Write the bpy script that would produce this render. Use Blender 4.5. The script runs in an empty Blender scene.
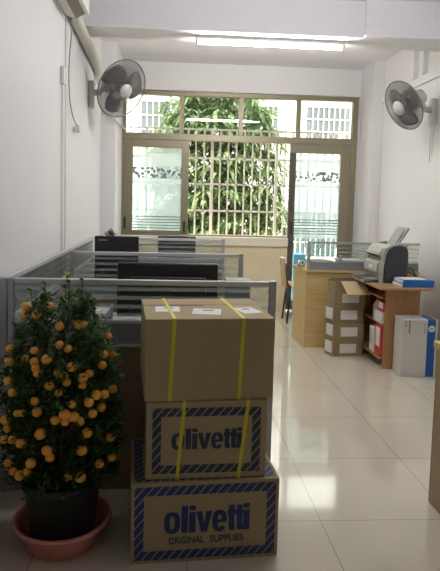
import bpy, bmesh, math, random
from mathutils import Vector, Matrix, Euler
random.seed(7)
S = bpy.context.scene
C = S.collection
PI = math.pi

# ------------------------------------------------------------------ materials
MATS = {}
def nodes(name):
    m = bpy.data.materials.new(name); m.use_nodes = True
    nt = m.node_tree
    for n in list(nt.nodes): nt.nodes.remove(n)
    out = nt.nodes.new('ShaderNodeOutputMaterial')
    return m, nt, out
def N(nt, t, **kw):
    n = nt.nodes.new(t)
    for k, v in kw.items(): setattr(n, k, v)
    return n
def L(nt, a, b): nt.links.new(a, b)
def math_node(nt, op, a, b=None, c=None):
    n = N(nt, 'ShaderNodeMath', operation=op)
    for i, v in enumerate((a, b, c)):
        if v is None: continue
        if isinstance(v, (int, float)): n.inputs[i].default_value = v
        else: L(nt, v, n.inputs[i])
    return n.outputs[0]
def mat(name, col, rough=.5, metal=0., var=.06, scale=8., bump=0., spec=.5, coat=0., sheen=0.):
    if name in MATS: return MATS[name]
    m, nt, out = nodes(name)
    p = N(nt, 'ShaderNodeBsdfPrincipled')
    p.inputs['Roughness'].default_value = rough; p.inputs['Metallic'].default_value = metal
    p.inputs['Specular IOR Level'].default_value = spec
    p.inputs['Coat Weight'].default_value = coat
    tc = N(nt, 'ShaderNodeTexCoord')
    nz = N(nt, 'ShaderNodeTexNoise'); nz.inputs['Scale'].default_value = scale; nz.inputs['Detail'].default_value = 4
    L(nt, tc.outputs['Object'], nz.inputs['Vector'])
    mx = N(nt, 'ShaderNodeMix', data_type='RGBA')
    mx.inputs[6].default_value = (*[c*(1-var) for c in col], 1)
    mx.inputs[7].default_value = (*[min(1, c*(1+var)) for c in col], 1)
    L(nt, nz.outputs['Fac'], mx.inputs[0]); L(nt, mx.outputs[2], p.inputs['Base Color'])
    if bump:
        b = N(nt, 'ShaderNodeBump'); b.inputs['Strength'].default_value = bump; b.inputs['Distance'].default_value = .01
        L(nt, nz.outputs['Fac'], b.inputs['Height']); L(nt, b.outputs['Normal'], p.inputs['Normal'])
    L(nt, p.outputs['BSDF'], out.inputs['Surface'])
    MATS[name] = m; return m
def wood(name, a, b, axis='Z', rough=.4, sc=1.):
    m, nt, out = nodes(name)
    p = N(nt, 'ShaderNodeBsdfPrincipled'); p.inputs['Roughness'].default_value = rough
    tc = N(nt, 'ShaderNodeTexCoord'); mp = N(nt, 'ShaderNodeMapping')
    k = {'X': (1.2, 14, 14), 'Y': (14, 1.2, 14), 'Z': (14, 14, 1.2)}[axis]
    mp.inputs['Scale'].default_value = [v*sc for v in k]
    nz = N(nt, 'ShaderNodeTexNoise'); nz.inputs['Scale'].default_value = 2.2; nz.inputs['Detail'].default_value = 6; nz.inputs['Distortion'].default_value = .6
    L(nt, tc.outputs['Object'], mp.inputs['Vector']); L(nt, mp.outputs['Vector'], nz.inputs['Vector'])
    r = N(nt, 'ShaderNodeValToRGB'); r.color_ramp.elements[0].position = .35; r.color_ramp.elements[1].position = .65
    r.color_ramp.elements[0].color = (*a, 1); r.color_ramp.elements[1].color = (*b, 1)
    L(nt, nz.outputs['Fac'], r.inputs[0]); L(nt, r.outputs[0], p.inputs['Base Color'])
    L(nt, p.outputs['BSDF'], out.inputs['Surface'])
    return m
def emit(name, col, s):
    m, nt, out = nodes(name)
    e = N(nt, 'ShaderNodeEmission'); e.inputs[0].default_value = (*col, 1); e.inputs[1].default_value = s
    L(nt, e.outputs[0], out.inputs['Surface']); return m
def tile_floor():
    m, nt, out = nodes('floor_tiles')
    p = N(nt, 'ShaderNodeBsdfPrincipled')
    g = N(nt, 'ShaderNodeNewGeometry'); sx = N(nt, 'ShaderNodeSeparateXYZ'); L(nt, g.outputs['Position'], sx.inputs[0])
    def line(sock, off):
        a = math_node(nt, 'DIVIDE', math_node(nt, 'SUBTRACT', sock, off), .6)
        f = math_node(nt, 'FRACT', math_node(nt, 'ADD', a, 100.5))
        d = math_node(nt, 'ABSOLUTE', math_node(nt, 'SUBTRACT', f, .5))
        return math_node(nt, 'LESS_THAN', d, .0026), math_node(nt, 'FLOOR', a)
    lx, ix = line(sx.outputs[0], .68); ly, iy = line(sx.outputs[1], 2.36)
    gr = math_node(nt, 'MAXIMUM', lx, ly)
    cb = N(nt, 'ShaderNodeCombineXYZ'); L(nt, ix, cb.inputs[0]); L(nt, iy, cb.inputs[1])
    wn = N(nt, 'ShaderNodeTexWhiteNoise'); L(nt, cb.outputs[0], wn.inputs['Vector'])
    nz = N(nt, 'ShaderNodeTexNoise'); nz.inputs['Scale'].default_value = 3.5; nz.inputs['Detail'].default_value = 5
    L(nt, g.outputs['Position'], nz.inputs['Vector'])
    f = math_node(nt, 'ADD', math_node(nt, 'MULTIPLY', wn.outputs['Value'], .35), math_node(nt, 'MULTIPLY', nz.outputs['Fac'], .65))
    mx = N(nt, 'ShaderNodeMix', data_type='RGBA'); L(nt, f, mx.inputs[0])
    mx.inputs[6].default_value = (.58, .53, .43, 1); mx.inputs[7].default_value = (.66, .61, .51, 1)
    m2 = N(nt, 'ShaderNodeMix', data_type='RGBA'); L(nt, gr, m2.inputs[0]); L(nt, mx.outputs[2], m2.inputs[6])
    m2.inputs[7].default_value = (.22, .20, .17, 1)
    L(nt, m2.outputs[2], p.inputs['Base Color'])
    p.inputs['Roughness'].default_value = .13; p.inputs['IOR'].default_value = 1.6
    p.inputs['Coat Weight'].default_value = .5; p.inputs['Coat Roughness'].default_value = .04
    L(nt, p.outputs[0], out.inputs['Surface']); return m
def glass(name, tint, refl=1., stripes=None, film=None):
    """thin pane: clear + fresnel mirror; optional frosted stripes (period, duty) or printed film bands by height"""
    m, nt, out = nodes(name)
    t = N(nt, 'ShaderNodeBsdfTransparent'); t.inputs[0].default_value = (*tint, 1)
    gl = N(nt, 'ShaderNodeBsdfGlossy'); gl.inputs['Roughness'].default_value = .02
    fr = N(nt, 'ShaderNodeFresnel'); fr.inputs[0].default_value = 1.45
    base = t.outputs[0]
    g = N(nt, 'ShaderNodeNewGeometry'); sx = N(nt, 'ShaderNodeSeparateXYZ'); L(nt, g.outputs['Position'], sx.inputs[0])
    z = sx.outputs[2]
    def frosted(col, w):
        d = N(nt, 'ShaderNodeBsdfDiffuse'); d.inputs[0].default_value = (*col, 1)
        tr = N(nt, 'ShaderNodeBsdfTranslucent'); tr.inputs[0].default_value = (*col, 1)
        a = N(nt, 'ShaderNodeMixShader'); a.inputs[0].default_value = .6
        L(nt, d.outputs[0], a.inputs[1]); L(nt, tr.outputs[0], a.inputs[2])
        return a.outputs[0]
    def over(sh, base, fac):
        a = N(nt, 'ShaderNodeMixShader'); L(nt, base, a.inputs[1]); L(nt, sh, a.inputs[2])
        if isinstance(fac, (int, float)): a.inputs[0].default_value = fac
        else: L(nt, fac, a.inputs[0])
        return a.outputs[0]
    if stripes:
        per, duty, op = stripes
        f = math_node(nt, 'FRACT', math_node(nt, 'DIVIDE', z, per))
        base = over(frosted((.8, .82, .82), 1), base, math_node(nt, 'MULTIPLY', math_node(nt, 'LESS_THAN', f, duty), op))
    if film:
        for kind, z0, z1, col, op in film:
            inb = math_node(nt, 'MULTIPLY', math_node(nt, 'GREATER_THAN', z, z0), math_node(nt, 'LESS_THAN', z, z1))
            if kind == 'veil': fac = math_node(nt, 'MULTIPLY', inb, op)
            elif kind == 'lines':
                f = math_node(nt, 'FRACT', math_node(nt, 'DIVIDE', math_node(nt, 'SUBTRACT', z, z0), .036))
                fac = math_node(nt, 'MULTIPLY', math_node(nt, 'MULTIPLY', inb, math_node(nt, 'LESS_THAN', f, .28)), op)
            else:
                v = N(nt, 'ShaderNodeTexVoronoi'); v.inputs['Scale'].default_value = 24
                L(nt, g.outputs['Position'], v.inputs['Vector'])
                fac = math_node(nt, 'MULTIPLY', math_node(nt, 'MULTIPLY', inb, math_node(nt, 'LESS_THAN', v.outputs['Distance'], .46)), op)
            base = over(frosted(col, 1), base, fac)
    o = over(gl.outputs[0], base, math_node(nt, 'MULTIPLY', fr.outputs[0], refl))
    L(nt, o, out.inputs['Surface']); return m
def leafmat(name, a, b, trans=.3):
    m, nt, out = nodes(name)
    p = N(nt, 'ShaderNodeBsdfPrincipled'); p.inputs['Roughness'].default_value = .55; p.inputs['Specular IOR Level'].default_value = .25
    g = N(nt, 'ShaderNodeNewGeometry')
    nz = N(nt, 'ShaderNodeTexNoise'); nz.inputs['Scale'].default_value = 14
    L(nt, g.outputs['Position'], nz.inputs['Vector'])
    mx = N(nt, 'ShaderNodeMix', data_type='RGBA'); mx.inputs[6].default_value = (*a, 1); mx.inputs[7].default_value = (*b, 1)
    mr = N(nt, 'ShaderNodeMapRange'); mr.inputs[1].default_value = .35; mr.inputs[2].default_value = .7
    L(nt, nz.outputs['Fac'], mr.inputs[0]); L(nt, mr.outputs[0], mx.inputs[0])
    L(nt, mx.outputs[2], p.inputs['Base Color'])
    t = N(nt, 'ShaderNodeBsdfTranslucent'); L(nt, mx.outputs[2], t.inputs[0])
    s = N(nt, 'ShaderNodeMixShader'); s.inputs[0].default_value = trans
    L(nt, p.outputs[0], s.inputs[1]); L(nt, t.outputs[0], s.inputs[2]); L(nt, s.outputs[0], out.inputs['Surface'])
    return m

M_wall = mat('wall_paint', (.75, .74, .755), .6, var=.03, scale=2, bump=.02)
M_ceil = mat('ceiling_paint', (.83, .815, .85), .7, var=.02, scale=2)
M_beige = mat('low_wall_tile', (.80, .70, .50), .35, var=.08, scale=5)
M_sill = mat('sill_stone', (.86, .81, .68), .3, var=.06)
M_floor = tile_floor()
M_alu = mat('champagne_aluminium', (.29, .255, .18), .38, metal=.35, var=.04)
M_dkalu = mat('dark_door_stile', (.12, .105, .085), .4, metal=.3, var=.05)
M_black = mat('black_plastic', (.018, .018, .02), .4, var=.1)
M_screen = mat('black_screen_back', (.008, .008, .009), .3, var=.1)
M_grey = mat('grey_plastic', (.30, .30, .29), .45, var=.05)
M_fan = mat('fan_grey_plastic', (.58, .58, .56), .45, var=.04)
M_dgrey = mat('dark_grey_plastic', (.034, .039, .046), .42, var=.06)
M_lgrey = mat('light_grey_plastic', (.50, .50, .47), .42, var=.04)
M_white = mat('white_plastic', (.74, .74, .70), .4, var=.03)
M_rail = mat('partition_aluminium', (.56, .57, .58), .35, metal=.25, var=.03)
M_post = mat('partition_post', (.45, .46, .48), .35, metal=.5, var=.03)
M_fabric = mat('grey_partition_fabric', (.24, .255, .275), .8, var=.1, scale=60, bump=.05)
M_oak = wood('pale_oak_laminate', (.56, .40, .17), (.64, .475, .22), 'X')
M_oakz = wood('pale_oak_upright', (.60, .44, .20), (.68, .52, .26), 'Z')
M_table = wood('orange_brown_laminate', (.36, .19, .075), (.44, .25, .11), 'Z', rough=.35)
M_tablex = wood('orange_brown_top', (.36, .20, .09), (.45, .27, .13), 'Y', rough=.3)
M_dkwood = wood('brown_desk_panel', (.20, .15, .08), (.26, .19, .11), 'X')
M_olive = wood('olive_brown_desk', (.30, .22, .11), (.36, .27, .15), 'Z')
M_card = mat('corrugated_cardboard', (.345, .275, .15), .8, var=.05, scale=6, bump=.02)
M_card2 = mat('kraft_cardboard', (.365, .288, .155), .8, var=.05, scale=6, bump=.02)
M_cardold = mat('olive_cardboard', (.29, .225, .125), .8, var=.08, scale=7, bump=.03)
M_flap = mat('cardboard_inside', (.50, .37, .21), .8, var=.05)
M_blue = mat('navy_print', (.015, .035, .14), .6, var=.08)
M_navy = mat('dark_navy_print', (.022, .036, .07), .6, var=.08)
M_strap = mat('yellow_strap', (.62, .56, .02), .4, var=.05)
M_tape = mat('brown_packing_tape', (.07, .05, .03), .35, var=.1)
M_paper = mat('white_paper', (.74, .73, .72), .7, var=.04)
M_ink = mat('grey_ink', (.22, .24, .23), .7)
M_pink = mat('salmon_plastic', (.66, .26, .21), .35, var=.05)
M_pot = mat('black_nursery_pot', (.028, .03, .026), .5, var=.1)
M_soil = mat('dark_soil', (.03, .02, .013), .9, var=.3, scale=40, bump=.4)
M_bark = mat('brown_bark', (.09, .06, .035), .8, var=.2, scale=30, bump=.3)
M_fruit = mat('kumquat_peel', (.90, .43, .06), .38, var=.12, scale=60, bump=.05)
M_leaf = leafmat('kumquat_leaf', (.03, .075, .018), (.085, .17, .04), .22)
M_tree = leafmat('mango_leaf', (.032, .075, .024), (.23, .31, .12), .32)
M_treeb = mat('tree_bark', (.12, .09, .06), .9, var=.3, scale=10)
M_wrap = mat('wrapped_pipe_tape', (.60, .59, .52), .6, var=.1, scale=30, bump=.15)
M_ac = mat('ac_cream_plastic', (.66, .64, .58), .4, var=.03)
M_acdark = mat('ac_louver', (.16, .13, .10), .4)
M_blueplastic = mat('blue_binder', (.015, .15, .48), .35, var=.06)
M_hpblue = mat('carton_blue', (.010, .085, .30), .5, var=.05)
M_boxgrey = mat('pale_grey_carton', (.58, .58, .54), .7, var=.03)
M_red = mat('red_carton', (.50, .05, .045), .6, var=.06)
M_blade = mat('smoked_fan_blade', (.11, .113, .115), .3, var=.05)
M_cage = mat('grey_fan_wire', (.19, .19, .185), .4, metal=.3)
M_tube = emit('lit_fluorescent_tube', (1, .975, .92), 210)
M_tube2 = emit('added_cool_fluorescent_tube', (.985, .97, 1), 125)
M_bwall = mat('white_render', (.78, .76, .72), .85, var=.05, scale=1.5)
M_bpane = mat('dark_window_pane', (.10, .12, .13), .15)  # even dark grey glass of the opposite windows
M_grille = mat('cream_painted_steel', (.78, .74, .66), .5, var=.06)
M_ground = mat('paved_ground', (.80, .77, .68), .9, var=.1, scale=2)
M_ply = wood('bent_plywood', (.50, .34, .18), (.58, .42, .24), 'X')
M_brownslat = mat('brown_bag', (.22, .12, .06), .7, var=.1)
M_tgrn = leafmat('yellow_green_leaf', (.20, .24, .05), (.32, .36, .10), .3)
M_dry = leafmat('dusty_brown_leaf', (.10, .085, .05), (.20, .18, .12), .2)
G_part = glass('partition_glass', (.84, .87, .86), .55, stripes=(.042, .45, .20))
G_win = glass('window_glass', (.93, .96, .95), 1.)
G_film = glass('tinted_sash_glass', (.80, .90, .90), .9, film=[
    ('veil', .95, 1.98, (.80, .90, .94), .45), ('veil', 1.82, 2.06, (.86, .88, .86), .3),
    ('mottle', 1.67, 1.80, (.10, .11, .11), .75), ('veil', 1.60, 1.66, (.9, .97, .97), .4), ('lines', 1.00, 1.20, (.05, .07, .08), .8)])

# ------------------------------------------------------------------ mesh helpers
class MB:
    def __init__(s): s.bm = bmesh.new()
    def _tag(s, vs, mi):
        for f in {f for v in vs for f in v.link_faces}: f.material_index = mi
    def box(s, a, b, mi=0, M=None):
        """axis-aligned box from corner a to corner b, optionally transformed by M"""
        a, b = Vector(a), Vector(b)
        T = Matrix.Translation((a+b)/2) @ Matrix.Diagonal((*[abs(x) for x in (b-a)], 1))
        if M: T = M @ T
        r = bmesh.ops.create_cube(s.bm, size=1, matrix=T); s._tag(r['verts'], mi); return s
    def cyl(s, p, q, r, r2=None, n=16, mi=0, caps=True):
        p, q = Vector(p), Vector(q); d = q-p
        T = Matrix.Translation((p+q)/2) @ d.to_track_quat('Z', 'Y').to_matrix().to_4x4()
        g = bmesh.ops.create_cone(s.bm, cap_ends=caps, segments=n, radius1=r, radius2=r if r2 is None else r2, depth=d.length, matrix=T)
        s._tag(g['verts'], mi); return s
    def sphere(s, c, r, sc=(1, 1, 1), u=16, v=10, mi=0, M=None):
        T = Matrix.Translation(c) @ Matrix.Diagonal((*sc, 1))
        if M: T = M @ T
        g = bmesh.ops.create_uvsphere(s.bm, u_segments=u, v_segments=v, radius=r, matrix=T); s._tag(g['verts'], mi); return s
    def tube(s, pts, r, n=8, mi=0):
        pts = [Vector(p) for p in pts]; rings = []
        up = Vector((.13, .27, .95))
        for i, p in enumerate(pts):
            t = (pts[min(i+1, len(pts)-1)]-pts[max(i-1, 0)]).normalized()
            a = t.cross(up).normalized() if abs(t.dot(up)) < .98 else t.cross(Vector((1, 0, 0))).normalized()
            b = a.cross(t); rr = r[i] if isinstance(r, (list, tuple)) else r
            rings.append([s.bm.verts.new(p+a*math.cos(k*2*PI/n)*rr+b*math.sin(k*2*PI/n)*rr) for k in range(n)])
        for x, y in zip(rings, rings[1:]):
            for k in range(n):
                f = s.bm.faces.new((x[k], x[(k+1) % n], y[(k+1) % n], y[k])); f.material_index = mi
        for e in (rings[0], rings[-1]):
            f = s.bm.faces.new(e); f.material_index = mi
        return s
    def lathe(s, prof, c=(0, 0, 0), n=48, mi=0, M=None):
        c = Vector(c); rings = []
        for r, z in prof:
            ring = []
            for k in range(n):
                v = Vector((r*math.cos(k*2*PI/n), r*math.sin(k*2*PI/n), z))
                if M: v = M @ v
                ring.append(s.bm.verts.new(v+c))
            rings.append(ring)
        for x, y in zip(rings, rings[1:]):
            for k in range(n):
                f = s.bm.faces.new((x[k], x[(k+1) % n], y[(k+1) % n], y[k])); f.material_index = mi
        if prof[0][0] > 0: s.bm.faces.new(rings[0]).material_index = mi
        if prof[-1][0] > 0: s.bm.faces.new(rings[-1]).material_index = mi
        return s
    def prism(s, poly, d, mi=0):
        """polygon (list of 3D points) extruded by vector d"""
        d = Vector(d)
        a = [s.bm.verts.new(Vector(p)) for p in poly]; b = [s.bm.verts.new(Vector(p)+d) for p in poly]
        fs = [s.bm.faces.new(a), s.bm.faces.new(list(reversed(b)))]
        for i in range(len(a)):
            j = (i+1) % len(a); fs.append(s.bm.faces.new((a[i], b[i], b[j], a[j])))
        for f in fs: f.material_index = mi
        return s
    def face(s, poly, mi=0):
        f = s.bm.faces.new([s.bm.verts.new(Vector(p)) for p in poly]); f.material_index = mi; return s
    def build(s, name, mats, parent=None, loc=None, smooth=False, bevel=0., seg=2):
        me = bpy.data.meshes.new(name)
        bmesh.ops.recalc_face_normals(s.bm, faces=s.bm.faces[:])
        s.bm.to_mesh(me); s.bm.free()
        for m in (mats if isinstance(mats, (list, tuple)) else [mats]): me.materials.append(m)
        o = bpy.data.objects.new(name, me); C.objects.link(o)
        if parent: o.parent = parent
        if loc: o.location = loc
        if smooth:
            for p in me.polygons: p.use_smooth = True
        if bevel:
            b = o.modifiers.new('edge', 'BEVEL'); b.width = bevel; b.segments = seg; b.limit_method = 'ANGLE'; b.angle_limit = math.radians(40)
        return o
def tag(o, label, cat, group=None, kind=None):
    o['label'] = label; o['category'] = cat
    if group: o['group'] = group
    if kind: o['kind'] = kind
    return o
def thing(name, label, cat, loc=(0, 0, 0), rz=0., group=None):
    o = bpy.data.objects.new(name, None); C.objects.link(o)
    o.location = loc; o.rotation_euler = (0, 0, rz); o.empty_display_size = .1
    return tag(o, label, cat, group)
def struct(name, mb, m, bevel=0., parent=None):
    o = mb.build(name, m, parent=parent, bevel=bevel)
    if parent is None: o['kind'] = 'structure'
    return o
def dup(root, loc, rz, label):
    r = root.copy(); C.objects.link(r); r.location = loc; r.rotation_euler = (0, 0, rz); r['label'] = label
    for ch in list(root.children):
        c = ch.copy(); C.objects.link(c); c.parent = r
        for g in ch.children:
            d = g.copy(); C.objects.link(d); d.parent = c
    return r
def text(s, size, m, parent, loc, rot, bold=0., name='lettering', width=None, depth=.0006, shear=0.):
    """lettering as a thin mesh, lower-left corner at loc, scaled to width"""
    cu = bpy.data.curves.new(name, 'FONT'); cu.body = s; cu.size = size; cu.extrude = depth; cu.offset = bold; cu.resolution_u = 4; cu.shear = shear
    cu.extrude = 0; t = bpy.data.objects.new(name, cu); C.objects.link(t)
    dg = bpy.context.evaluated_depsgraph_get(); dg.update()
    me = bpy.data.meshes.new_from_object(t.evaluated_get(dg))
    bpy.data.objects.remove(t); bpy.data.curves.remove(cu)
    xs = [v.co.x for v in me.vertices]; ys = [v.co.y for v in me.vertices]
    k = (width/(max(xs)-min(xs))) if width else 1
    x0, y0 = min(xs), min(ys)
    for v in me.vertices:
        v.co.x = (v.co.x-x0)*k; v.co.y = (v.co.y-y0)*(1 if not width else size/(max(ys)-y0 if max(ys) > y0 else 1))
    me.materials.clear(); me.materials.append(m)
    o = bpy.data.objects.new(name, me); C.objects.link(o); o.parent = parent; o.location = loc; o.rotation_euler = rot
    return o
def frame_of(n):
    n = Vector(n).normalized(); q = n.to_track_quat('Z', 'Y'); return q.to_matrix().to_4x4()

# ------------------------------------------------------------------ setting
XL, XR, YB, ZC, YF = -.8, 2.45, 7.1, 3.08, -3.5
struct('floor', MB().box((XL-.2, YF-.2, -.1), (XR+.2, YB+.12, 0)), M_floor)
struct('ceiling', MB().box((XL-.2, YF-.2, ZC), (XR+.2, YB+.25, ZC+.15)), M_ceil)
struct('wall_left', MB().box((XL-.2, YF-.2, 0), (XL, YB+.2, ZC)), M_wall)
struct('wall_right', MB().box((XR, YF-.2, 0), (XR+.2, YB+.2, ZC)), M_wall)
struct('wall_front', MB().box((XL, YF-.2, 0), (XR, YF, ZC)), M_wall)
struct('trim_1', MB().box((XL, 4.75, 2.785), (XR, 5.07, ZC)), M_ceil)          # ceiling beam
struct('trim_2', MB().box((1.56, 4.70, 2.785), (XR, 4.75, ZC)), M_ceil)        # boxed-out end of the beam
struct('trim_3', MB().box((XL, 4.24, 0), (XL+.009, 4.76, ZC)), M_wall)         # shallow pilaster
struct('trim_4', MB().box((XL, 6.3, 0), (-.64, YB+.02, ZC)), M_wall)           # corner column
struct('trim_5', MB().box((2.33, 6.62, 0), (XR, YB+.02, ZC)), M_wall)          # corner column
# back wall round the glazing
WL, WR, ZT, ZS = -.66, 2.32, 2.745, .95
bw = MB(); bw.box((XL, YB, ZT), (XR, YB+.2, ZC)); bw.box((XL, YB, 0), (WL, YB+.2, ZT)); bw.box((WR, YB, 0), (XR, YB+.2, ZT))
struct('wall_back', bw, M_wall)
struct('wall_below', MB().box((WL, YB+.02, 0), (1.47, YB+.2, ZS-.11)), M_beige)
struct('trim_6', MB().box((WL, YB-.015, ZS-.11), (1.47, YB+.21, ZS)), M_sill, bevel=.006)
struct('baseboard_left', MB().box((XL, YF, 0), (XL+.01, 6.3, .09)), mat('baseboard_tile', (.42, .38, .33), .3))
struct('baseboard_right', MB().box((XR-.01, YF, 0), (XR, 6.62, .09)), MATS['baseboard_tile'])
struct('trim_7', MB().box((XR-.025, 4.6, 2.60), (XR, 6.62, 2.68)), M_wall)     # cable trunking
tv = MB(); tv.box((XR-.05, 5.48, 2.68), (XR, 5.53, ZC)); tv.box((XR-.05, 5.70, 2.68), (XR, 5.75, ZC))
struct('trim_8', tv, M_wall)                                                   # conduits above it

# window frames, y of the frame
def bars(mb, xs, z0, z1, y0, y1):
    for a, b in xs: mb.box((a, y0, z0), (b, y1, z1))
wf = MB()
wf.box((WL, YB+.04, ZT-.055), (WR, YB+.12, ZT))
wf.box((WL, YB+.04, 2.145), (WR, YB+.12, 2.225))
bars(wf, [(WL, WL+.06), (.06, .12), (.805, .86), (1.54, 1.59), (WR-.065, WR)], 2.225, ZT-.055, YB+.04, YB+.12)
bars(wf, [(WL, WL+.05), (WR-.065, WR)], ZS, 2.145, YB+.04, YB+.12)
wf.box((WR-.065, YB+.04, 0), (WR, YB+.12, ZS)); wf.box((WL+.05, YB+.04, ZS), (1.47, YB+.12, ZS+.02))
w1 = struct('window_1', wf, M_alu, bevel=.004)
for a, b in ((WL+.06, .06), (.12, .805), (.86, 1.54), (1.59, WR-.065)):
    MB().box((a, YB+.075, 2.225), (b, YB+.081, ZT-.055)).build('pane', G_win, w1)
sw = MB(); bars(sw, [(WL+.05, -.51), (.10, .19)], ZS+.02, 2.145, YB+.05, YB+.09)
sw.box((-.51, YB+.05, 2.05), (.10, YB+.09, 2.145)); sw.box((-.51, YB+.05, ZS+.02), (.10, YB+.09, ZS+.05))
w2 = struct('window_2', sw, M_alu, bevel=.004)
MB().box((-.51, YB+.067, ZS+.05), (.10, YB+.073, 2.05)).build('pane', G_film, w2)
for x, z in ((.145, 1.06), (-.60, 1.10)):
    MB().box((x-.012, YB+.025, z-.075), (x+.012, YB+.05, z+.075)).build('handle', M_black, w2, bevel=.004)
dm = MB(); bars(dm, [(2.13, 2.255)], .02, 2.145, YB+.05, YB+.09); dm.box((1.47, YB+.05, 2.03), (2.13, YB+.09, 2.145)); dm.box((1.55, YB+.05, .02), (2.13, YB+.09, .14))
d1 = struct('door_1', dm, M_alu, bevel=.004)
MB().box((1.47, YB+.045, .02), (1.55, YB+.095, 2.03)).build('stile', M_dkalu, d1, bevel=.004)
MB().box((1.55, YB+.067, .14), (2.13, YB+.073, 2.03)).build('pane', G_film, d1)
MB().box((1.498, YB+.02, 1.0), (1.522, YB+.045, 1.16)).build('handle', M_black, d1, bevel=.004)

# ------------------------------------------------------------------ ceiling lamp
def lamp(loc, label, m):
    t = thing('ceiling_lamp', label, 'lamp', loc, 0)
    MB().box((-.64, -.025, -.035), (.64, .025, 0)).build('batten', M_white, t, bevel=.004)
    for s in (-1, 1): MB().box((s*.625-.012, -.016, -.075), (s*.625+.012, .016, -.035)).build('lamp_holder', M_white, t, bevel=.003)
    MB().cyl((-.613, 0, -.057), (.613, 0, -.057), .013, n=20).build('tube', m, t, smooth=True)
    return t
lamp((.80, 4.88, 2.785), 'lit fluorescent tube on a white batten under the ceiling beam', M_tube)
for y in (3.0,):  # unseen lamp, added to match the light on the foreground and beam face
    lamp((.85, y, ZC), 'out-of-view fluorescent tube added on the ceiling to light the foreground', M_tube2)

# ------------------------------------------------------------------ wall fans
def fan(mount, center, nrm, label, cords, R_=.255):
    t = thing('wall_fan', label, 'fan', mount, 0, 'wall fans')
    m, c = Vector(mount), Vector(center); n = Vector(nrm).normalized()
    s = 1 if c.x > m.x else -1
    MB().box((0, -.04, -.14), (s*.05, .04, .11)).build('wall_bracket', M_fan, t, bevel=.012, seg=3)
    rel = c-m; F = frame_of(n)
    mot = rel-n*.10
    a = MB(); a.tube([(s*.03, 0, 0), (s*.10, 0, .005), mot*.55+Vector((0, 0, .0)), mot-n*.06-Vector((0, 0, .055))], [.032, .026, .026, .03], n=12)
    a.build('arm', M_fan, t, smooth=True)
    T = Matrix.Translation(rel) @ F
    mb = MB(); mb.lathe([(.0, -.235), (.045, -.232), (.068, -.215), (.075, -.17), (.075, -.10), (.06, -.075), (0, -.07)], n=24, M=T)
    mb.build('motor_housing', M_fan, t, smooth=True)
    bl = MB()
    for k in range(3):
        th0 = k*2*PI/3
        grid = []
        for i in range(7):
            u = i/6; r = .045+u*(R_-.075)
            w = .50+.42*math.sin(PI*min(1, u*.85+.15))
            row = []
            for j in range(7):
                v = j/6-.5; th = th0+v*w*1.7+u*.45
                row.append(bl.bm.verts.new(T @ Vector((r*math.cos(th), r*math.sin(th), -.02+v*-.055*(1-.4*u)))))
            grid.append(row)
        for i in range(6):
            for j in range(6): bl.bm.faces.new((grid[i][j], grid[i][j+1], grid[i+1][j+1], grid[i+1][j]))
    bo = bl.build('blades', M_blade, t, smooth=True)
    so = bo.modifiers.new('thick', 'SOLIDIFY'); so.thickness = .003
    hub = MB(); hub.lathe([(.045, -.06), (.045, .015), (.03, .03), (0, .032)], n=24, M=T); hub.build('hub', M_blade, t, smooth=True)
    cg = MB()
    def front(u): return .062*math.cos(u*PI/2)**.7 if u < 1 else 0
    def back(u): return -.085*math.cos(u*PI/2)**.7 if u < 1 else 0
    for fn in (front, back):
        for k in range(110):
            th = k*2*PI/110; pts = []
            for i in range(7):
                u = .22+.78*i/6; thh = th+.25*u
                pts.append(T @ Vector((R_*u*math.cos(thh), R_*u*math.sin(thh), fn(u))))
            cg.tube(pts, .0017, n=3)
        for u in (.45, .75):
            cg.tube([T @ Vector((R_*u*math.cos(k*PI/24), R_*u*math.sin(k*PI/24), fn(u))) for k in range(49)], .0014, n=4)
    cg.tube([T @ Vector((R_*math.cos(k*PI/32), R_*math.sin(k*PI/32), 0)) for k in range(65)], .006, n=8)
    cg.build('cage', M_cage, t, smooth=True)
    bd = MB(); bd.lathe([(.062, .050), (.068, .058), (.066, .066), (.0, .072)], n=32, M=T); bd.build('badge', M_lgrey, t, smooth=True)
    for k, (dx, ln) in enumerate(cords):
        MB().tube([(s*.02, dx, -.12), (s*.021, dx+.004, -.12-ln*.5), (s*.02, dx, -.12-ln)], .0025, n=6).build('pull_cord', M_grey, t)
    return t
fan((XL, 5.42, 2.375), (-.487, 5.32, 2.402), (.67, -.63, -.45), 'grey wall fan on the wall with the wrapped pipes, facing the room', [(.0, .18)], .268)
fan((XR, 5.27, 2.30), (2.073, 5.1, 2.304), (-.88, -.25, -.48), 'grey wall fan above the printer, with two pull cords', [(-.02, .3), (.02, .36)], .23)

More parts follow.
